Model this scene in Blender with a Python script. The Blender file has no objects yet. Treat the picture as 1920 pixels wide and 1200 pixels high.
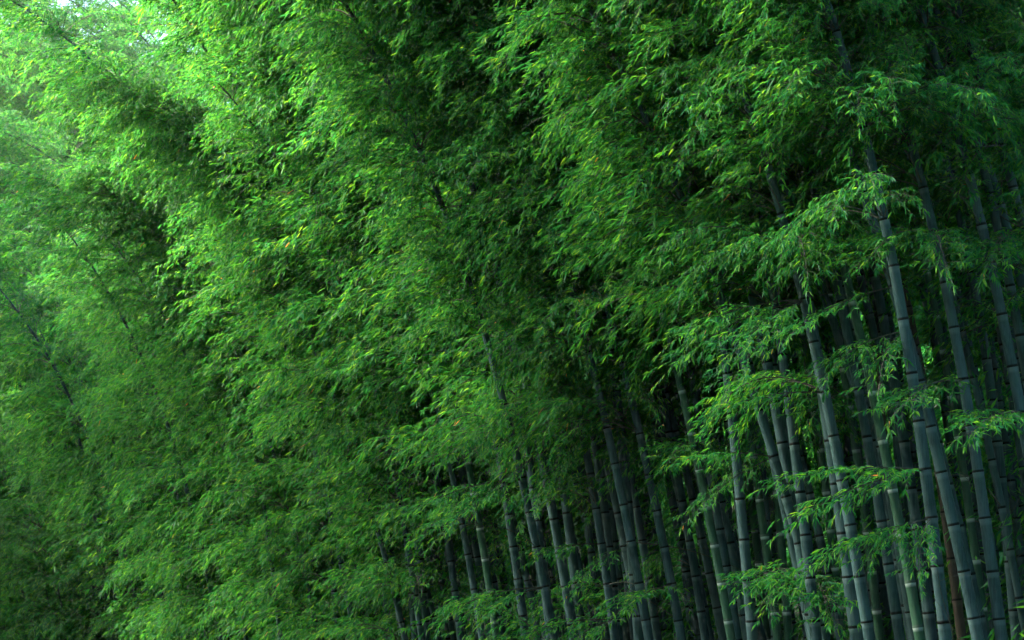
import bpy, math, random
import numpy as np
from mathutils import Vector, Matrix, Quaternion

R = math.radians
random.seed(7)
SEED = 1
rng = np.random.default_rng(7)
scn = bpy.context.scene
col = scn.collection

# ------------------------------------------------------------------ camera
PITCH, EYE, FPX = R(9.0), 1.6, 3583.0
cam_d = bpy.data.cameras.new('camera')
cam_d.sensor_width = 36.0
cam_d.lens = 36.0 * FPX / 1920.0
cam_d.clip_end = 2000.0
cam_d.dof.use_dof = True
cam_d.dof.focus_distance = 18.0
cam_d.dof.aperture_fstop = 11.0
cam = bpy.data.objects.new('camera', cam_d)
cam.location = (0, 0, EYE)
cam.rotation_euler = (R(90) + PITCH, 0, 0)
col.objects.link(cam)
scn.camera = cam

# ------------------------------------------------------------------ sky and sun
SUN_AZ, SUN_EL = R(-80), R(37)          # azimuth clockwise from +Y
world = bpy.data.worlds.new('World')
scn.world = world
world.use_nodes = True
nt = world.node_tree
nt.nodes.clear()
sky = nt.nodes.new('ShaderNodeTexSky')
sky.sky_type = 'NISHITA'
sky.sun_disc = False
sky.sun_elevation = SUN_EL
sky.sun_rotation = SUN_AZ
sky.air_density, sky.dust_density, sky.ozone_density = 1.0, 1.5, 1.5
bg = nt.nodes.new('ShaderNodeBackground')
bg.inputs['Strength'].default_value = 0.10
wo = nt.nodes.new('ShaderNodeOutputWorld')
nt.links.new(sky.outputs[0], bg.inputs[0])
nt.links.new(bg.outputs[0], wo.inputs[0])

S = Vector((math.sin(SUN_AZ) * math.cos(SUN_EL), math.cos(SUN_AZ) * math.cos(SUN_EL), math.sin(SUN_EL)))
sun_d = bpy.data.lights.new('sun', 'SUN')
sun_d.energy = 5.0
sun_d.angle = R(13)
sun_d.color = (1.0, 0.93, 0.74)
sun = bpy.data.objects.new('sun', sun_d)
sun.rotation_euler = S.to_track_quat('Z', 'Y').to_euler()
sun.location = (-20, 20, 40)
col.objects.link(sun)

scn.view_settings.view_transform = 'Standard'
scn.view_settings.look = 'None'
scn.view_settings.gamma = 1.0
scn.view_settings.exposure = 3.4
scn.cycles.max_bounces = 8
scn.cycles.diffuse_bounces = 6
scn.cycles.glossy_bounces = 2
scn.cycles.transmission_bounces = 6
scn.cycles.sample_clamp_indirect = 4.0
scn.cycles.use_adaptive_sampling = True
scn.cycles.adaptive_threshold = 0.02
scn.cycles.use_denoising = True
scn.cycles.adaptive_min_samples = 16

# ------------------------------------------------------------------ helpers
CP, SP = math.cos(PITCH), math.sin(PITCH)

def at(px, py, Y):
    """world point seen at photo pixel (px, py), Y metres in front of the camera"""
    a, b = (px - 960) / FPX, (600 - py) / FPX
    d = (a, CP - b * SP, SP + b * CP)
    k = Y / d[1]
    return Vector((d[0] * k, Y, EYE + d[2] * k))

def proj(p):
    w = p[1] * CP + (p[2] - EYE) * SP
    if w < 0.3:
        return (-9999, -9999)
    return (960 + FPX * p[0] / w, 600 - FPX * (-p[1] * SP + (p[2] - EYE) * CP) / w)

def edge_x(Y):
    return 3.05 - 0.475 * (Y - 13.0)

def edge_depth(px):
    """depth of the grove's front edge along the column px"""
    a = (px - 960) / FPX
    return (3.05 + 0.475 * 13.0) / (a + 0.475)

def ground_z(x, y):
    b = max(0.0, x - edge_x(y)) * 0.9
    return 0.10 * max(0.0, b - 1.0) + 0.40 * max(0.0, b - 5.5) + 0.50 * max(0.0, y - 40.0) - 0.15

OPEN = Vector((-0.93, -0.37, 0)).normalized()      # the open side of the grove

def mesh_obj(name, me, parent=None, mat=None):
    o = bpy.data.objects.new(name, me)
    col.objects.link(o)
    if parent is not None:
        o.parent = parent
    return o

def make_mesh(name, verts, faces, mats, attr=None, attr_name='tint', mat_idx=None, smooth=False):
    me = bpy.data.meshes.new(name)
    me.from_pydata(verts if isinstance(verts, list) else verts.tolist(), [], faces)
    for m in mats:
        me.materials.append(m)
    if attr is not None:
        a = me.attributes.new(attr_name, 'FLOAT', 'POINT')
        a.data.foreach_set('value', np.asarray(attr, dtype=np.float32))
    if mat_idx is not None:
        me.polygons.foreach_set('material_index', np.asarray(mat_idx, dtype=np.int32))
    if smooth:
        me.polygons.foreach_set('use_smooth', np.ones(len(me.polygons), dtype=bool))
    me.update()
    return me

# ------------------------------------------------------------------ materials
def new_mat(name):
    m = bpy.data.materials.new(name)
    m.use_nodes = True
    n = m.node_tree
    n.nodes.clear()
    out = n.nodes.new('ShaderNodeOutputMaterial')
    return m, n, out

def ramp(n, stops, interp='LINEAR'):
    r = n.nodes.new('ShaderNodeValToRGB')
    r.color_ramp.interpolation = interp
    e = r.color_ramp.elements
    while len(e) < len(stops):
        e.new(0.5)
    for k, (p, c) in enumerate(stops):
        e[k].position = p
        e[k].color = (*c, 1)
    return r

def leaf_material():
    m, n, out = new_mat('bamboo leaf')
    L = n.links.new
    at_ = n.nodes.new('ShaderNodeAttribute'); at_.attribute_name = 'tint'
    oi = n.nodes.new('ShaderNodeObjectInfo')
    r = ramp(n, [(0.0, (0.009, 0.098, 0.041)), (0.45, (0.016, 0.150, 0.032)), (0.85, (0.046, 0.215, 0.022)),
                 (0.975, (0.10, 0.27, 0.025)), (0.988, (0.40, 0.21, 0.06)), (1.0, (0.50, 0.25, 0.09))])
    L(at_.outputs['Fac'], r.inputs[0])
    hs = n.nodes.new('ShaderNodeHueSaturation')
    mr = n.nodes.new('ShaderNodeMapRange')
    mr.inputs['To Min'].default_value, mr.inputs['To Max'].default_value = 0.8, 1.2
    L(oi.outputs['Random'], mr.inputs['Value'])
    L(mr.outputs[0], hs.inputs['Value'])
    L(r.outputs[0], hs.inputs['Color'])
    p = n.nodes.new('ShaderNodeBsdfPrincipled')
    p.inputs['Roughness'].default_value = 0.5
    p.inputs['Specular IOR Level'].default_value = 0.10
    L(hs.outputs[0], p.inputs['Base Color'])
    tr = n.nodes.new('ShaderNodeBsdfTranslucent')
    mx = n.nodes.new('ShaderNodeMix'); mx.data_type = 'RGBA'; mx.blend_type = 'MULTIPLY'
    mx.inputs['Factor'].default_value = 1.0
    mx.inputs[7].default_value = (2.8, 1.8, 0.9, 1)
    L(hs.outputs[0], mx.inputs[6])
    L(mx.outputs[2], tr.inputs['Color'])
    ms = n.nodes.new('ShaderNodeMixShader')
    ms.inputs[0].default_value = 0.5
    L(p.outputs[0], ms.inputs[1]); L(tr.outputs[0], ms.inputs[2])
    L(ms.outputs[0], out.inputs['Surface'])
    return m

def culm_material(name, lo, hi, ring, bloom, bloom_amt, b0=0.93):
    """streaked culm skin; nv runs 0 (node below) to 1 (node above) along each internode"""
    m, n, out = new_mat(name)
    L = n.links.new
    at_ = n.nodes.new('ShaderNodeAttribute'); at_.attribute_name = 'nv'
    oi = n.nodes.new('ShaderNodeObjectInfo')
    geo = n.nodes.new('ShaderNodeNewGeometry')
    mp = n.nodes.new('ShaderNodeMapping'); mp.inputs['Scale'].default_value = (110, 110, 4)
    L(geo.outputs['Position'], mp.inputs['Vector'])
    n1 = n.nodes.new('ShaderNodeTexNoise'); n1.inputs['Scale'].default_value = 1.0
    n1.inputs['Detail'].default_value = 5; n1.inputs['Roughness'].default_value = 0.65
    L(mp.outputs[0], n1.inputs['Vector'])
    n2 = n.nodes.new('ShaderNodeTexNoise'); n2.inputs['Scale'].default_value = 6.0
    n2.inputs['Detail'].default_value = 4
    L(geo.outputs['Position'], n2.inputs['Vector'])
    mul = n.nodes.new('ShaderNodeMath'); mul.operation = 'MULTIPLY_ADD'
    L(n1.outputs['Fac'], mul.inputs[0]); mul.inputs[1].default_value = 1.0
    sub = n.nodes.new('ShaderNodeMath'); sub.operation = 'MULTIPLY_ADD'
    L(n2.outputs['Fac'], sub.inputs[0]); sub.inputs[1].default_value = 0.9
    ob = n.nodes.new('ShaderNodeMath'); ob.operation = 'MULTIPLY_ADD'
    L(oi.outputs['Random'], ob.inputs[0]); ob.inputs[1].default_value = 0.22; ob.inputs[2].default_value = -0.42
    L(ob.outputs[0], sub.inputs[2])
    L(sub.outputs[0], mul.inputs[2])
    r = ramp(n, [(0.22, lo), (0.78, hi)])
    L(mul.outputs[0], r.inputs[0])
    # waxy bloom below the upper node
    rb = ramp(n, [(0.0, (0, 0, 0)), (b0 - 0.06, (0, 0, 0)), (b0, (bloom_amt,) * 3), (1.0, (bloom_amt,) * 3)])
    L(at_.outputs['Fac'], rb.inputs[0])
    m1 = n.nodes.new('ShaderNodeMix'); m1.data_type = 'RGBA'
    L(rb.outputs[0], m1.inputs['Factor']); L(r.outputs[0], m1.inputs[6]); m1.inputs[7].default_value = (*bloom, 1)
    # sheath scar at the lower node
    rr = ramp(n, [(0.0, (1, 1, 1)), (0.040, (1, 1, 1)), (0.065, (0, 0, 0)), (1.0, (0, 0, 0))])
    L(at_.outputs['Fac'], rr.inputs[0])
    m2 = n.nodes.new('ShaderNodeMix'); m2.data_type = 'RGBA'
    L(rr.outputs[0], m2.inputs['Factor']); L(m1.outputs[2], m2.inputs[6]); m2.inputs[7].default_value = (*ring, 1)
    p = n.nodes.new('ShaderNodeBsdfPrincipled')
    p.inputs['Roughness'].default_value = 0.6
    p.inputs['Specular IOR Level'].default_value = 0.08
    L(m2.outputs[2], p.inputs['Base Color'])
    bp = n.nodes.new('ShaderNodeBump'); bp.inputs['Strength'].default_value = 0.25; bp.inputs['Distance'].default_value = 0.004
    L(n1.outputs['Fac'], bp.inputs['Height']); L(bp.outputs[0], p.inputs['Normal'])
    L(p.outputs[0], out.inputs['Surface'])
    return m

def plain_material(name, c0, c1, scale, rough=0.8):
    m, n, out = new_mat(name)
    L = n.links.new
    geo = n.nodes.new('ShaderNodeNewGeometry')
    nz = n.nodes.new('ShaderNodeTexNoise'); nz.inputs['Scale'].default_value = scale; nz.inputs['Detail'].default_value = 6
    L(geo.outputs['Position'], nz.inputs['Vector'])
    r = ramp(n, [(0.3, c0), (0.7, c1)])
    L(nz.outputs['Fac'], r.inputs[0])
    p = n.nodes.new('ShaderNodeBsdfPrincipled'); p.inputs['Roughness'].default_value = rough
    L(r.outputs[0], p.inputs['Base Color'])
    L(p.outputs[0], out.inputs['Surface'])
    return m

M_LEAF = leaf_material()
M_OLD = culm_material('weathered culm', (0.007, 0.022, 0.023), (0.036, 0.072, 0.077), (0.003, 0.004, 0.004), (0.10, 0.15, 0.15), 0.4)
M_YOUNG = culm_material('young culm', (0.011, 0.040, 0.026), (0.034, 0.086, 0.055), (0.05, 0.08, 0.065), (0.32, 0.39, 0.38), 0.65, 0.955)
M_DEAD = culm_material('dead culm', (0.022, 0.020, 0.016), (0.055, 0.046, 0.036), (0.012, 0.010, 0.010), (0.15, 0.13, 0.11), 0.2)
M_TWIG = plain_material('twig bark', (0.018, 0.024, 0.016), (0.055, 0.052, 0.036), 30)
M_SOIL = plain_material('leaf litter', (0.003, 0.008, 0.003), (0.010, 0.017, 0.006), 3.0)

# ------------------------------------------------------------------ ground
def build_ground():
    xs = np.concatenate([np.linspace(-400, -30, 12), np.linspace(-26, 34, 61), np.linspace(40, 400, 12)])
    ys = np.concatenate([np.linspace(-120, -5, 8), np.linspace(0, 70, 71), np.linspace(80, 600, 14)])
    V, F = [], []
    for y in ys:
        for x in xs:
            xc = min(max(x, -40), 40); yc = min(max(y, 0), 75)
            V.append((x, y, ground_z(xc, yc) + 0.05 * math.sin(x * 1.3) * math.cos(y * 0.9)))
    nx = len(xs)
    for j in range(len(ys) - 1):
        for i in range(nx - 1):
            a = j * nx + i
            F.append((a, a + 1, a + nx + 1, a + nx))
    o = mesh_obj('ground', make_mesh('ground', V, F, [M_SOIL], smooth=True))
    o['kind'] = 'structure'
    o['label'] = 'brown leaf littered forest floor under the bamboo'
    return o
build_ground()

# ------------------------------------------------------------------ leafy branches (shared meshes)
def rot_z(v, a):
    c, s = math.cos(a), math.sin(a)
    return Vector((v.x * c - v.y * s, v.x * s + v.y * c, v.z))

def heading(az, el):
    return Vector((math.cos(az) * math.cos(el), math.sin(az) * math.cos(el), math.sin(el)))

def tube(V, F, pts, rads, sides=4):
    base = len(V)
    n = len(pts)
    for i, p in enumerate(pts):
        d = (pts[min(i + 1, n - 1)] - pts[max(i - 1, 0)])
        if d.length < 1e-6:
            d = Vector((0, 0, 1))
        d.normalize()
        u = d.cross(Vector((0.13, 0.31, 0.94)))
        u.normalize()
        w = d.cross(u)
        for k in range(sides):
            a = 2 * math.pi * k / sides
            q = p + (u * math.cos(a) + w * math.sin(a)) * rads[i]
            V.append((q.x, q.y, q.z))
    for i in range(n - 1):
        for k in range(sides):
            k2 = (k + 1) % sides
            F.append((base + i * sides + k, base + i * sides + k2, base + (i + 1) * sides + k2, base + (i + 1) * sides + k))

def leaves_to_mesh(P, D, N, Ln, Wd, T, bend):
    """arrays -> lance-shaped leaves of six points each"""
    P, D, N = np.array(P), np.array(D), np.array(N)
    Ln, Wd, T, bend = map(np.array, (Ln, Wd, T, bend))
    D /= np.linalg.norm(D, axis=1)[:, None]
    side = np.cross(D, N)
    side /= np.linalg.norm(side, axis=1)[:, None] + 1e-9
    nn = np.cross(side, D)
    n = len(P)
    V = np.empty((n, 6, 3))
    l, w, b = Ln[:, None], Wd[:, None], bend[:, None]
    def pt(t, s, lift):
        droop = np.zeros((n, 3)); droop[:, 2] = -(t * t) * (b[:, 0]) * Ln
        return P + D * (l * t) + side * (w * s) + droop + nn * (w * lift)
    V[:, 0] = pt(0.0, 0, 0)
    V[:, 1] = pt(0.28, 0.5, 0.16); V[:, 2] = pt(0.28, -0.5, 0.16)
    V[:, 3] = pt(0.66, 0.40, 0.12); V[:, 4] = pt(0.66, -0.40, 0.12)
    V[:, 5] = pt(1.0, 0, 0)
    b0 = np.arange(n) * 6
    tri1 = np.stack([b0, b0 + 2, b0 + 1], 1)
    quad = np.stack([b0 + 1, b0 + 2, b0 + 4, b0 + 3], 1)
    tri2 = np.stack([b0 + 3, b0 + 4, b0 + 5], 1)
    faces = tri1.tolist() + quad.tolist() + tri2.tolist()
    return V.reshape(-1, 3), faces, np.repeat(T, 6)

def branch_geometry(seed, n_br=2, length=1.25, step=0.055, density=1.0, leaf=0.066, droop=(1.2, 1.9), pitch=0.036, flat=False):
    """an arching branch from a node: local +X points outward, +Z up"""
    rd = random.Random(seed)
    WV, WF = [], []
    P, D, N, Ln, Wd, T, B = [], [], [], [], [], [], []
    dead_here = rd.random() < 0.02
    def add_leaf(p, az, el, scale=1.0):
        # leaves swing towards the outward side and hang
        az = az * 0.72 + rd.gauss(0, 0.40)
        el += rd.gauss(0, 0.18)
        d = heading(az, el)
        roll = rd.gauss(0, 0.65)
        n = heading(az, el + math.pi / 2)
        s = d.cross(n)
        n = n * math.cos(roll) + s * math.sin(roll)
        ln = leaf * rd.uniform(0.62, 1.22) * scale
        P.append(tuple(p)); D.append(tuple(d)); N.append(tuple(n)); Ln.append(ln)
        Wd.append(ln * rd.uniform(0.13, 0.19))
        t = rd.random()
        t = t * 0.972
        if rd.random() < (0.02 if dead_here else 0.0007):
            t = rd.uniform(0.985, 1.0)
        T.append(t); B.append(rd.uniform(0.05, 0.4))
    def twig(p, az, el, ln, r0):
        pts = [p.copy()]
        k = max(3, int(ln / pitch))
        a, e = az, el
        q = p.copy()
        for i in range(k):
            q = q + heading(a, e) * (ln / k)
            pts.append(q.copy())
            e -= rd.uniform(-0.02, 0.05) if flat else rd.uniform(0.04, 0.15)
            a += rd.gauss(0, 0.10) - a * 0.03
            if i >= 1 or k < 4:
                sgn = 1 if (i % 2) else -1
                for _ in range(2 if rd.random() < 0.7 * density else 1):
                    add_leaf(q, a + sgn * rd.uniform(0.25, 0.85), max(e, -0.40) - rd.uniform(-0.3 if flat else -0.1, 0.4))
                    sgn = -sgn
        for f in (-0.5, 0.0, 0.5):
            add_leaf(q, a + f + rd.gauss(0, 0.1), max(e, -0.40) - rd.uniform(-0.1, 0.35), 1.1)
        tube(WV, WF, pts[::2] if len(pts) > 4 else pts, [r0 * (1 - 0.6 * i / len(pts)) for i in range(len(pts[::2] if len(pts) > 4 else pts))], 3)
    tips = []
    for b in range(n_br):
        az = rd.uniform(-0.25, 0.25) + (b - (n_br - 1) / 2) * rd.uniform(0.45, 0.65)
        el = rd.uniform(0.1, 0.35) if flat else rd.uniform(0.45, 0.95)
        ln = length * rd.uniform(0.75, 1.1) * (1.0 if b == 0 else rd.uniform(0.65, 0.95))
        k = int(ln / step)
        drop = rd.uniform(*droop)
        p = Vector((0, 0, 0)); pts = [p.copy()]
        sgn = 1
        for i in range(k):
            t = i / k
            e = el - drop * t ** 1.25
            az += rd.gauss(0, 0.03)
            p = p + heading(az, e) * step
            pts.append(p.copy())
            if t > 0.16 and rd.random() < 0.95:
                tl = (0.44 * (1 - 0.55 * t)) * rd.uniform(0.6, 1.15)
                twig(p, az + sgn * rd.uniform(0.4, 1.05), 0.1 if flat else e * 0.5 + rd.uniform(-0.1, 0.5), tl, 0.0016)
                if rd.random() < 0.55 * density:
                    twig(p, az + rd.uniform(-0.5, 0.5), e + rd.uniform(-0.5, 0.2), tl * 0.7, 0.0014)
                sgn = -sgn
        twig(p, az, e, 0.25, 0.0016)
        tips.append(p.copy())
        tube(WV, WF, pts[::2], [0.0065 * (1 - 0.75 * i / len(pts[::2])) for i in range(len(pts[::2]))], 4)
    return (WV, WF), leaves_to_mesh(P, D, N, Ln, Wd, T, B), tips[0]

NEAR = []      # (wood mesh, leaf mesh, chord)
for s in range(14):
    w, l, tip = branch_geometry(100 + s, n_br=4 + (s % 3 > 0), length=1.2, step=0.05, density=1.3)
    NEAR.append((make_mesh('branch', w[0], w[1], [M_TWIG]),
                 make_mesh('foliage', l[0], l[1], [M_LEAF], l[2]), tip))

SPRAY = []     # lighter single sprays
for s in range(6):
    w, l, tip = branch_geometry(500 + s, n_br=1 + s % 2, length=1.1, step=0.045, density=1.2, leaf=0.06, droop=(0.35, 0.7), pitch=0.03, flat=True)
    SPRAY.append((make_mesh('branch', w[0], w[1], [M_TWIG]), make_mesh('foliage', l[0], l[1], [M_LEAF], l[2]), tip))

def combined(seed, **kw):
    w, l, tip = branch_geometry(seed, **kw)
    nv = len(w[0])
    V = w[0] + l[0].tolist()
    F = list(w[1]) + [tuple(i + nv for i in f) for f in l[1]]
    idx = [0] * len(w[1]) + [1] * len(l[1])
    tint = [0.3] * nv + l[2].tolist()
    return make_mesh('leafy_branch', V, F, [M_TWIG, M_LEAF], tint, 'tint', idx)

FAR = [combined(300 + s, n_br=6, length=1.5, step=0.062, density=1.0, leaf=0.10, pitch=0.055) for s in range(12)]
FAR_FINE = [combined(340 + s, n_br=6, length=1.45, step=0.058, density=1.1, leaf=0.084, pitch=0.048) for s in range(12)]
n_leaf = [len(a[1].polygons) // 3 for a in NEAR]
print('leaves per near branch', n_leaf, 'far', [len(m.polygons) for m in FAR][:4])

# bare twigs
BARE = []
for s in range(6):
    rd = random.Random(900 + s)
    V, F = [], []
    p = Vector((0, 0, 0)); az, e = 0.0, rd.uniform(0.1, 0.7)
    pts = [p.copy()]
    for i in range(14):
        p = p + heading(az, e) * 0.075
        az += rd.gauss(0, 0.05); e -= rd.uniform(0.0, 0.11)
        pts.append(p.copy())
        if i in (5, 8, 11) and rd.random() < 0.8:
            a2 = az + rd.choice((-1, 1)) * rd.uniform(0.4, 0.9)
            q = p.copy(); sp = [q.copy()]
            for j in range(5):
                q = q + heading(a2, e + 0.2 - 0.1 * j) * 0.06
                sp.append(q.copy())
            tube(V, F, sp, [0.0022, 0.002, 0.0018, 0.0016, 0.0013, 0.001], 4)
    tube(V, F, pts, [0.0048 * (1 - 0.7 * i / 14) for i in range(15)], 5)
    BARE.append(make_mesh('bare_twig', V, F, [M_TWIG]))

# ------------------------------------------------------------------ culms
SIDES = 12
PROFILE = [(0.0, 0.985), (0.012, 1.075), (0.035, 1.085), (0.055, 1.005), (0.085, 0.985), (0.5, 0.985), (0.94, 0.985), (0.975, 1.02), (1.0, 1.075), (1.004, 0.98)]

def internode_mesh(mat, taper=0.985):
    V, F, A = [], [], []
    for (t, r) in PROFILE:
        rr = r * (1 - (1 - taper) * t)
        for k in range(SIDES):
            a = 2 * math.pi * k / SIDES
            V.append((rr * math.cos(a), rr * math.sin(a), t)); A.append(min(t, 1.0))
    for i in range(len(PROFILE) - 1):
        for k in range(SIDES):
            k2 = (k + 1) % SIDES
            F.append((i * SIDES + k, i * SIDES + k2, (i + 1) * SIDES + k2, (i + 1) * SIDES + k))
    return make_mesh('internode', V, F, [mat], A, 'nv', smooth=True)
INTERNODE = {m.name: internode_mesh(m) for m in (M_OLD, M_YOUNG, M_DEAD)}

def culm_mesh(name, nodes, rads, mat, sides=8):
    """one mesh over several internodes, with the node ridges"""
    V, F, A = [], [], []
    prof = [(0.0, 0.98), (0.02, 1.08), (0.05, 1.0), (0.5, 0.985), (0.96, 1.0), (0.99, 1.06)]
    rows = 0
    for i in range(len(nodes) - 1):
        a, b = nodes[i], nodes[i + 1]
        d = (b - a).normalized()
        u = d.cross(Vector((0.1, 0.97, 0.2))).normalized(); w = d.cross(u)
        for (t, r) in prof:
            c = a.lerp(b, t); rr = (rads[i] * (1 - t) + rads[i + 1] * t) * r
            for k in range(sides):
                g = 2 * math.pi * k / sides
                q = c + (u * math.cos(g) + w * math.sin(g)) * rr
                V.append((q.x, q.y, q.z)); A.append(t)
            rows += 1
    for i in range(rows - 1):
        for k in range(sides):
            k2 = (k + 1) % sides
            F.append((i * sides + k, i * sides + k2, (i + 1) * sides + k2, (i + 1) * sides + k))
    return make_mesh(name, V, F, [mat], A, 'nv', smooth=True)

def culm_path(mid, th, length, r0, bend, lean_dir, base_f=0.55):
    """node positions and radii of a culm that passes through mid at angle th from vertical and arches over above it"""
    ds = 0.05
    # downwards
    p = mid.copy(); s = 0.0; down = [p.copy()]
    h_mid = max(0.5, mid.z - ground_z(mid.x, mid.y))
    while p.z > ground_z(p.x, p.y) - 0.12 and s < 14:
        t = th * (1 - (1 - base_f) * min(1.0, s / h_mid))
        p = p - (lean_dir * math.sin(t) + Vector((0, 0, math.cos(t)))) * ds
        s += ds; down.append(p.copy())
    below = s
    down.reverse()
    up = []
    p = mid.copy(); s = 0.0
    while below + s < length:
        t = min(R(112), th + bend * (s / 10.0) ** 1.5)
        p = p + (lean_dir * math.sin(t) + Vector((0, 0, math.cos(t)))) * ds
        s += ds; up.append(p.copy())
    pts = down + up
    nodes, rads = [], []
    s = 0.0
    while s < length - 0.15:
        i = min(len(pts) - 1, int(round(s / ds)))
        f = s / length
        nodes.append(pts[i]); rads.append(r0 * (1.06 - 0.93 * f ** 1.25))
        il = (0.20 + 0.165 * min(1.0, s / 1.6)) * (1 - 0.45 * max(0, f - 0.45) / 0.55)
        s += il * random.uniform(0.93, 1.07)
    return nodes, rads

# where the photograph shows leaves along the front of the grove (rows top to bottom, 160 x 150 px cells)
WANT = np.array([
    [1, 1, 1, 1, 1, 1, 1, 1, 1, .8, .8, .8],
    [1, 1, 1, 1, 1, 1, 1, 1, 1, .9, .9, .9],
    [1, 1, 1, 1, 1, 1, 1, 1, .9, .75, .4, .7],
    [1, 1, 1, 1, 1, 1, 1, .9, .85, .5, .05, .35],
    [1, 1, 1, 1, 1, 1, .8, .65, .5, .2, .02, .05],
    [1, 1, 1, 1, 1, .9, .5, .25, .2, .12, .03, .04],
    [1, 1, 1, .9, .6, .5, .2, .06, .05, .05, .0, .0],
    [1, 1, 1, .8, .45, .25, .1, .03, .02, .02, .0, .0]])
def want(px, py):
    x = min(max((px - 80) / 160, 0), 10.999); y = min(max((py - 75) / 150, 0), 6.999)
    i, j = int(x), int(y); fx, fy = x - i, y - j
    W = WANT
    return (W[j, i] * (1 - fx) + W[j, i + 1] * fx) * (1 - fy) + (W[j + 1, i] * (1 - fx) + W[j + 1, i + 1] * fx) * fy

n_near = n_far = 0
def add_near_branch(stalk, pos, yaw, tilt=0.0, scale=1.0, var=None, roll=0.0):
    global n_near
    w, l, tip = NEAR[random.randrange(len(NEAR)) if var is None else var % len(NEAR)]
    b = mesh_obj('branch', w, stalk)
    b.location = pos
    b.rotation_euler = Matrix.Rotation(yaw, 3, 'Z').__matmul__(Matrix.Rotation(-tilt, 3, 'Y')).__matmul__(Matrix.Rotation(roll, 3, 'X')).to_euler()
    b.scale = (scale, scale * random.choice((-1, 1)), scale)
    f = mesh_obj('foliage', l, b)
    f['kind'] = 'stuff'
    n_near += 1
    return b

def add_far_branch(stalk, pos, yaw, scale=1.0, tilt=0.0):
    global n_far
    b = mesh_obj('leafy_branch', (FAR if stalk.location.y > 33 else FAR_FINE)[random.randrange(12)], stalk)
    b.location = pos
    b.rotation_euler = Matrix.Rotation(yaw, 3, 'Z').__matmul__(Matrix.Rotation(-tilt, 3, 'Y')).to_euler()
    b.scale = (scale, scale * random.choice((-1, 1)), scale)
    b['kind'] = 'stuff'
    n_far += 1
    return b

OPEN_YAW = math.atan2(-0.50, -0.866)
STALKS = []

def bamboo(label, group, nodes, rads, mat, front, first_branch, far=False):
    base = nodes[0]
    e = bpy.data.objects.new('bamboo_stalk', None)
    e.empty_display_size = 0.2
    e.location = base
    col.objects.link(e)
    e['label'] = label; e['category'] = 'bamboo'
    if group:
        e['group'] = group
    loc = [n - base for n in nodes]
    px = [proj(n) for n in nodes]
    lo = next((i for i in range(len(nodes)) if px[i][1] < 1260), len(nodes) - 1)
    hi = next((i for i in range(lo, len(nodes)) if px[i][1] < -60 or rads[i] < 0.012), len(nodes) - 1)
    if front:
        hi = min(hi, lo + 26)
        if lo > 0:
            mesh_obj('culm_base', culm_mesh('culm_base', loc[:lo + 1], rads[:lo + 1], mat), e)
        me = INTERNODE[mat.name]
        for i in range(lo, hi):
            d = loc[i + 1] - loc[i]
            o = mesh_obj('internode', me, e)
            o.location = loc[i]
            o.rotation_euler = (d.to_track_quat('Z', 'Y') @ Quaternion((0, 0, 1), random.uniform(0, 6.28))).to_euler()
            o.scale = (rads[i], rads[i], d.length)
        if hi < len(loc) - 2:
            mesh_obj('culm_top', culm_mesh('culm_top', loc[hi:], rads[hi:], mat), e)
    else:
        mesh_obj('culm', culm_mesh('culm', loc, rads, mat, 5 if far else 7), e)
    STALKS.append((e, nodes, rads, front))
    return e, loc, px

def dress(e, nodes, loc, rads, first_branch, front, far):
    """branches at the nodes of a stalk"""
    last_over = -9.0
    last_far = -9.0
    for i in range(3, len(nodes) - 1):
        s_h = nodes[i].z - nodes[0].z
        if i < first_branch:
            continue
        yaw = OPEN_YAW + random.gauss(0, 0.55) + (0.4 if i % 2 else -0.4)
        f = i / len(nodes)
        sc = random.uniform(0.8, 1.15) * (1.0 if f < 0.75 else 1.25 - 0.75 * (f - 0.4))
        tip = nodes[i] + Vector((math.cos(yaw), math.sin(yaw), -0.35)) * 0.7 * sc
        px, py = proj(tip)
        inside = -260 < px < 2180 and -200 < py < 1400
        if not inside:
            if py < -200 and 1300 < px < 3600 and i - last_over >= 4:
                last_over = i
                add_far_branch(e, loc[i], yaw, 1.5 * sc)
            continue
        if random.random() > want(px, py) * (1.0 if front else 1.0):
            continue
        if far:
            if i - last_far < 2:
                continue
            last_far = i
            add_far_branch(e, loc[i], yaw, sc)
        else:
            add_near_branch(e, loc[i], yaw, random.gauss(0, 0.15), sc)
            if want(px, py) > 0.6 and random.random() < 0.85:
                add_near_branch(e, loc[i], R(-92) + random.gauss(0, 0.3), random.gauss(-0.1, 0.2), sc * 0.85)

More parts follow.
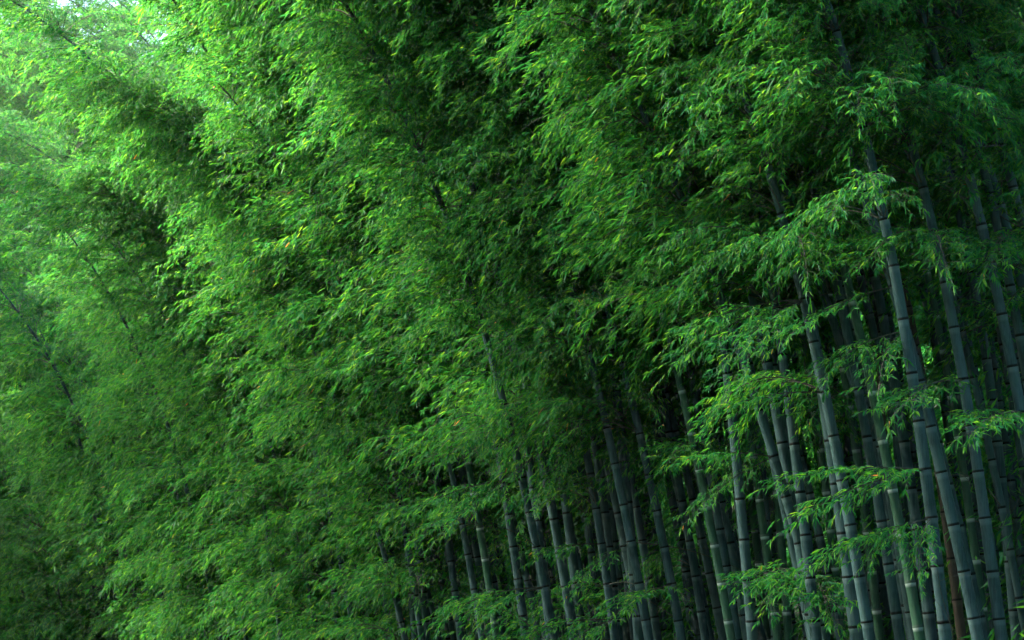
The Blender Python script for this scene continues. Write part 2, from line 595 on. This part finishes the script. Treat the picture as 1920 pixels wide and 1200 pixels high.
# front stalks: (x at the bottom edge, x and y higher up, width in px, kind, first leafy node height)
FRONT = [
    (1908, 1868, 800, 25, 'o'), (1930, 1846, 800, 19, 'o'), (1880, 1822, 800, 28, 'o'), (1852, 1806, 880, 20, 'y'),
    (1838, 1745, 800, 28, 'o'), (1776, 1724, 800, 29, 'o'), (1748, 1677, 800, 22, 'o'), (1718, 1645, 800, 24, 'o'),
    (1740, 1624, 800, 23, 'o'), (1652, 1600, 800, 20, 'y'), (1634, 1560, 800, 27, 'o'), (1582, 1535, 810, 20, 'y'),
    (1552, 1478, 950, 25, 'o'), (1528, 1436, 800, 24, 'o'), (1456, 1422, 800, 21, 'o'), (1432, 1358, 970, 21, 'o'),
    (1386, 1325, 850, 22, 'o'), (1360, 1285, 880, 20, 'o'), (1336, 1262, 880, 20, 'o'), (1282, 1198, 800, 22, 'o'),
    (1236, 1176, 850, 20, 'o'), (1222, 1126, 740, 22, 'o'), (1155, 1110, 900, 21, 'o'), (1120, 1085, 1050, 14, 'o'),
    (1042, 986, 930, 21, 'o'), (1018, 935, 870, 18, 'o'), (946, 924, 1080, 17, 'o'), (918, 904, 1100, 15, 'y'),
    (898, 868, 820, 14, 'o'), (852, 818, 1040, 14, 'o'), (832, 722, 860, 14, 'o'), (694, 655, 990, 11, 'o'),
    (642, 560, 903, 13, 'o'), (610, 575, 1000, 11, 'o'), (1806, 1762, 900, 24, 'd'), (1690, 1668, 900, 15, 'd'),
    (1990, 1918, 800, 28, 'x'), (2075, 2000, 800, 27, 'x'), (1412, 1375, 880, 16, 'o'), (1190, 1150, 900, 15, 'o'), (1480, 1452, 860, 20, 'y')]
ORD = ['rightmost', 'second', 'third', 'fourth', 'fifth', 'sixth', 'seventh', 'eighth', 'ninth', 'tenth', 'eleventh', 'twelfth',
       'thirteenth', 'fourteenth', 'fifteenth', 'sixteenth', 'seventeenth', 'eighteenth', 'nineteenth', 'twentieth']
MATS = {'o': M_OLD, 'y': M_YOUNG, 'd': M_DEAD, 'x': M_OLD}

def ordinal(k):
    if k < 20:
        return ORD[k]
    return 'twenty-' + ORD[k - 20] if k > 20 else 'twenty-first'

by_kind = {'o': [], 'y': [], 'd': [], 'x': []}
for f in sorted(FRONT, key=lambda f: -f[0]):
    by_kind[f[4]].append(f)
LOOK = {'o': ('weathered blue-grey bamboo stalk', 'of the grey stalks'),
        'y': ('young green bamboo stalk', 'of the green ones'),
        'd': ('thin brown dead bamboo stalk', 'of the brown ones'),
        'x': ('bamboo stalk just past the right edge whose leafy plumes reach in', '')}
for kind, lst in by_kind.items():
    for k, (xb, xt, yt, w, _) in enumerate(lst):
        a, b = LOOK[kind]
        n = len(lst)
        if k == 0:
            where = f'rightmost {b} along the bottom edge'
        elif k == n - 1:
            where = f'leftmost {b} along the bottom edge'
        elif k < 20:
            where = f'{ORD[k]} {b} from the right'
        else:
            where = f'{ORD[n - 1 - k]} {b} from the left'
        random.seed(SEED * 10000 + xb)
        if kind == 'x':
            where = ('lower', 'higher')[k] + ' of two'
        ed = edge_depth(xb)
        r = 0.0 
        Y = 0.112 * FPX / w
        Y = min(max(Y, ed - 0.6), ed + 3.5)
        rad = 0.5 * w * Y / FPX * 0.82
        p1, p2 = at(xb, 1200, Y), at(xt, yt, Y)
        mid = (p1 + p2) / 2
        th = math.atan2(p1.x - p2.x, p2.z - p1.z)
        ld = Vector((-0.985, -0.17 * random.uniform(0.2, 1.4), 0)).normalized()
        length = (random.uniform(12.0, 14.0) if xb > 1560 else random.uniform(9.6, 11.2)) if kind != 'd' else random.uniform(7, 9)
        bend = R(random.uniform(38, 55)) if xb > 950 else R(random.uniform(55, 75))
        nodes, rads = culm_path(mid, th, length, rad * 1.03, bend, ld)
        fb = 6 if kind in 'ox' else (10 if kind == 'y' else 999)
        e, loc, px = bamboo(f'{a}, {where}', 'bamboo stalks along the front of the grove', nodes, rads, MATS[kind], True, fb)
        dress(e, nodes, loc, rads, fb, True, False)

# stalks behind and to the left: rows into the grove
taken = [(n[0].x, n[0].y) for (_, n, _, _) in STALKS]
def free(x, y, d):
    return all((x - a) ** 2 + (y - b) ** 2 > d * d for a, b in taken)

n_mid = n_left = 0
random.seed(SEED * 10000 + 1)
tries = 0
while n_left < 172 and tries < 40000:             # arching leafy stalks of the left half
    tries += 1
    Y = random.uniform(25.5, 62)
    back = random.random() ** 1.2 * 9.0
    x = edge_x(Y) + back
    if n_left < 36:                             # first the continuous face between centre and left
        Y = random.uniform(23, 37); back = random.uniform(0, 2.0); x = edge_x(Y) + back
    elif n_left < 90:                           # then the far bright corner
        Y = random.uniform(46, 64); x = (random.uniform(-120, 420) - 960) / FPX * Y; back = x - edge_x(Y)
        if back < 0:
            continue
    ppx = proj((x, Y, 4))[0]
    if not ((20 if Y < 42 else -120) < ppx < 900) or not free(x, Y, 0.5 if n_left < 90 else 0.75):
        continue
    taken.append((x, Y))
    th = R(random.uniform(9, 17))
    ld = Vector((-0.95, -random.uniform(0.0, 0.5), 0)).normalized()
    mid = Vector((x, Y, ground_z(x, Y) + 3.0))
    nodes, rads = culm_path(mid, th, (random.uniform(6.0, 10.0) if n_left < 36 else random.uniform(8.2, 10.4) + 0.2 * min(back, 9)) + (random.uniform(2.0, 5.0) if ppx < 420 and Y > 40 else 0), random.uniform(0.040, 0.052), R(random.uniform(55, 90)), ld)
    if ppx < 330 and Y > 44:
        lab, g = 'distant bamboo with bright yellow-green plumes near the upper left corner', 'far bamboo in the bright upper left corner'
    elif ppx < 330:
        lab, g = 'arching bamboo with light green plumes along the left edge', 'arching bamboo along the left edge'
    elif ppx < 620:
        lab, g = 'arching bamboo wrapped in leaves in the left half, right of the bright edge', 'arching bamboo in the left half'
    else:
        lab, g = 'leafy bamboo just left of the visible grey stalks', 'leafy bamboo left of the grey stalks'
    e, loc, px = bamboo(lab, g, nodes, rads, M_OLD, False, 2, True)
    dress(e, nodes, loc, rads, 3, True, True)
    n_left += 1
random.seed(SEED * 10000 + 2)
tries = 0
while n_mid < 135 and tries < 6000:              # dim stalks deeper inside
    tries += 1
    Y = random.uniform(13.4, 27)
    back = 0.6 + random.random() ** 1.6 * 6.5
    x = edge_x(Y) + back
    ppx = proj((x, Y, 4))[0]
    if not (500 < ppx < 2150) or (ppx > 1780 and back < 1.6) or not free(x, Y, 0.36):
        continue
    taken.append((x, Y))
    th = R(random.uniform(5, 13))
    ld = Vector((-0.95, -random.uniform(-0.2, 0.4), 0)).normalized()
    mid = Vector((x, Y, ground_z(x, Y) + 3.0))
    nodes, rads = culm_path(mid, th, random.uniform(11.5, 15.0), random.uniform(0.042, 0.058), R(random.uniform(35, 55)), ld)
    mt = M_YOUNG if random.random() < 0.07 else M_OLD
    side = 'at the right' if ppx > 1500 else ('right of centre' if ppx > 1000 else 'near the centre')
    tone = 'green' if mt is M_YOUNG else 'grey'
    e, loc, px = bamboo(f'dim {tone} bamboo stalk in the shade behind the front row, {side}', f'dim {tone} stalks behind the front row {side}',
                        nodes, rads, mt, False, 4)
    # inner stalks carry leaves high up
    dress(e, nodes, loc, rads, random.randint(9, 16), False, True)
    n_mid += 1

# low leafy stalks along the foot of the left half
random.seed(SEED * 10000 + 3)
n_low = 0; tries = 0
while n_low < 34 and tries < 4000:
    tries += 1
    Y = random.uniform(25, 47)
    x = edge_x(Y) + random.uniform(0.5, 1.8) - (0.9 if Y > 36 else 0.0)
    ppx = proj((x, Y, 2))[0]
    if not (-120 < ppx < 640) or not free(x, Y, 0.45):
        continue
    taken.append((x, Y))
    ld = Vector((-0.9, -random.uniform(0.1, 0.8), 0)).normalized()
    mid = Vector((x, Y, ground_z(x, Y) + 1.0))
    nodes, rads = culm_path(mid, R(random.uniform(6, 16)), random.uniform(3.0, 5.5), random.uniform(0.014, 0.022), R(random.uniform(90, 140)), ld)
    e, loc, px = bamboo('short slender leafy bamboo at the shaded foot of the left side', 'short bamboo along the lower left', nodes, rads, M_YOUNG, False, 2, True)
    dress(e, nodes, loc, rads, 2, True, True)
    n_low += 1

# single sprays that stand out in front of the grey stalks: tip pixel, root pixel
SPRAYS = [((1462, 985), (1640, 865)), ((1500, 905), (1700, 880)), ((1405, 1165), (1500, 1075)), ((1520, 1075), (1650, 1020)),
          ((1640, 1040), (1755, 1015)), ((1390, 760), (1520, 720)), ((1470, 800), (1600, 760)), ((1780, 555), (1925, 440)),
          ((1740, 400), (1930, 260)), ((1730, 350), (1900, 180)), ((1600, 235), (1720, 60)), ((1590, 130), (1700, 20)),
          ((1270, 680), (1420, 560)), ((1310, 620), (1480, 540)), ((1150, 1160), (1260, 1115)), ((1025, 1040), (1130, 1000)),
          ((1090, 1090), (1180, 1030)), ((1320, 950), (1420, 900)), ((1310, 860), (1440, 830)), ((1220, 870), (1310, 830)),
          ((930, 920), (1060, 850)), ((780, 960), (900, 880)), ((700, 1110), (800, 1040)), ((1000, 1190), (1090, 1150)),
          ((1700, 760), (1810, 720)), ((1800, 830), (1915, 790)), ((1560, 700), (1650, 640)), ((1800, 540), (1900, 470)),
          ((1500, 620), (1640, 540)), ((1650, 470), (1760, 380)), ((1380, 1100), (1450, 1060)), ((830, 1160), (920, 1120))]
random.seed(SEED * 10000 + 4)
fr = [st for st in STALKS if st[3]]
for (xt, yt), (xr, yr) in SPRAYS:
    best = None
    for (e, nodes, rads, _) in fr:
        for i in range(2, len(nodes) - 2):
            a, b = proj(nodes[i])
            d = abs(a - xr) + 1.2 * abs(b - yr) + (0 if a > xr - 12 else 40) + 45 * max(0.0, nodes[i].y - edge_depth(xr) - 0.3)
            if best is None or d < best[0]:
                best = (d, e, nodes, i)
    _, e, nodes, i = best
    org = nodes[i]
    T = at(xt, yt, min(org.y - 0.4, edge_depth(xt) - 0.2))
    d = T - org
    k = random.randrange(len(SPRAY))
    tip = SPRAY[k][2]
    sc = min(1.25, max(0.6, 1.1 * d.length / max(0.5, tip.length)))
    yaw = math.atan2(d.y, d.x) - math.atan2(tip.y, tip.x)
    tilt = math.atan2(d.z, math.hypot(d.x, d.y)) - math.atan2(tip.z, math.hypot(tip.x, tip.y))
    b = mesh_obj('branch', SPRAY[k][0], e)
    b.location = org - nodes[0]
    b.rotation_euler = Matrix.Rotation(yaw, 3, 'Z').__matmul__(Matrix.Rotation(-tilt, 3, 'Y')).to_euler()
    b.scale = (sc, sc, sc)
    f = mesh_obj('foliage', SPRAY[k][1], b)
    f['kind'] = 'stuff'
# leafless twigs on the front stalks
for (e, nodes, rads, _) in fr:
    for _k in range(3):
        i = random.randrange(4, max(6, min(len(nodes) - 4, 22)))
        o = mesh_obj('bare_twig', random.choice(BARE), e)
        o.location = nodes[i] - nodes[0]
        o.rotation_euler = (random.uniform(-0.4, 0.4), random.uniform(-0.6, 0.35), random.choice((OPEN_YAW, R(20), R(-60))) + random.gauss(0, 0.5))
        k = random.uniform(0.6, 1.3); o.scale = (k, k, k)

# ------------------------------------------------------------------ leaf masses: deep in the grove, and added off-frame for shade
def thicket(name, label, n_clump, per, y0, y1, b0, b1, h0, h1, line=(3.05, -0.475, 13.0), face=math.atan2(-0.5, -0.86), size=(0.10, 0.17), slope=0.0):
    Yc = rng.uniform(y0, y1, n_clump)
    bk = rng.uniform(b0, b1, n_clump)
    X = line[0] + line[1] * (Yc - line[2]) + bk
    gz = np.array([ground_z(a, b) for a, b in zip(X, Yc)])
    h1 = (np.interp(Yc, *h1) if isinstance(h1, tuple) else h1 + slope * (Yc - y0)) * (1 + 0.06 * np.sin(Yc * 1.1) + 0.05 * np.sin(Yc * 2.7 + 1))
    Z = gz + h0 + (h1 - h0) * rng.uniform(0, 1, n_clump)
    C = np.stack([X, Yc, Z], 1)
    n = n_clump * per
    t = rng.uniform(0, 1, n)
    az = np.repeat(rng.normal(face, 0.8, n_clump), per)
    sp = rng.normal(0, 1, (n, 3)) * np.array([0.16, 0.16, 0.10])
    arch = np.stack([np.cos(az) * t * 1.3, np.sin(az) * t * 1.3, 0.6 * t - 1.1 * t * t], 1)
    P = np.repeat(C, per, 0) + arch + sp * (0.5 + t[:, None])
    a2 = az + rng.normal(0, 0.7, n); el = rng.normal(-0.6, 0.35, n)
    D = np.stack([np.cos(a2) * np.cos(el), np.sin(a2) * np.cos(el), np.sin(el)], 1)
    sd = np.cross(D, rng.normal(0, 0.6, (n, 3)) + np.array([0, 0, 1.0]))
    sd /= np.linalg.norm(sd, axis=1)[:, None]
    ln = rng.uniform(*size, n)[:, None]; wd = ln * 0.085
    V = np.stack([P, P + D * ln * 0.42 + sd * wd, P + D * ln, P + D * ln * 0.42 - sd * wd], 1).reshape(-1, 3)
    me = bpy.data.meshes.new(name)
    me.vertices.add(4 * n); me.vertices.foreach_set('co', V.astype(np.float32).ravel())
    me.loops.add(4 * n); me.loops.foreach_set('vertex_index', np.arange(4 * n, dtype=np.int32))
    me.polygons.add(n); me.polygons.foreach_set('loop_start', np.arange(0, 4 * n, 4, dtype=np.int32))
    me.materials.append(M_LEAF)
    a = me.attributes.new('tint', 'FLOAT', 'POINT')
    a.data.foreach_set('value', np.repeat(rng.uniform(0, 0.9, n), 4).astype(np.float32))
    me.update(calc_edges=True); me.validate()
    o = mesh_obj(name, me)
    o['kind'] = 'stuff'; o['label'] = label; o['category'] = 'foliage'
    return o
thicket('bamboo_thicket', 'dense mass of dark bamboo leaves filling the depth of the grove', 1800, 160, 12, 78, 3.2, 11.0, 0.0, 13.0, slope=-0.07)
thicket('bamboo_hillside', 'leafy bamboo covering the hillside far behind the stalks', 1700, 90, 12, 90, 9.0, 27.0, -0.2, 5.0, size=(0.45, 0.75))
thicket('shade_leaves_right', 'unseen bamboo leaves added right of the frame to shade the grove', 1200, 100, -14, 11.5, 1.3, 9.0, 0.0, 14.0, size=(0.18, 0.28))  # added out of view beside the camera, to shade the right side
thicket('shade_leaves_behind', 'unseen bamboo leaves added behind the viewer to block sky light', 1100, 100, -16, -6, -14.0, 10.0, 0.0, 17.0, (0.0, 0.0, 0.0), 1.57, (0.5, 0.8))  # added behind the camera to keep sky light off the stalk fronts
thicket('shade_leaves_left', 'unseen bamboo leaves added left of the frame to block the sun', 2300, 90, 1, 62, -5.0, 0.0, 0.0, ((1, 16.5, 23.5, 38, 48, 62), (17, 15.8, 13.6, 13.3, 7.0, 4)), (-3.8, -0.285, 0.0), 0.3, (0.45, 0.7))  # added off-frame, height profile shaped to shade the right and lower left
thicket('bamboo_undergrowth', 'small green leaves showing between the grey stalks at the lower right', 2100, 130, 12, 30, 3.0, 9.0, 0.0, 11.0)

# ------------------------------------------------------------------ hazy air
def build_haze():
    m, n, out = new_mat('hazy air')
    v = n.nodes.new('ShaderNodeVolumePrincipled')
    v.inputs['Color'].default_value = (0.98, 1.0, 0.90, 1)
    v.inputs['Density'].default_value = 0.0003
    v.inputs['Anisotropy'].default_value = 0.3
    n.links.new(v.outputs[0], out.inputs['Volume'])
    x0, x1, y0, y1, z0, z1 = -420, 420, -140, 640, -3, 62
    V = [(x, y, z) for z in (z0, z1) for y in (y0, y1) for x in (x0, x1)]
    F = [(0, 2, 3, 1), (4, 5, 7, 6), (0, 1, 5, 4), (2, 6, 7, 3), (0, 4, 6, 2), (1, 3, 7, 5)]
    o = mesh_obj('haze', make_mesh('haze', V, F, [m]))
    o['kind'] = 'stuff'; o['label'] = 'thin pale haze hanging in the air of the grove'
build_haze()

# ------------------------------------------------------------------ report
print('near', n_near, 'far', n_far, 'stalks', len(STALKS), 'mid', n_mid, 'left', n_left, 'objects', len(col.objects))
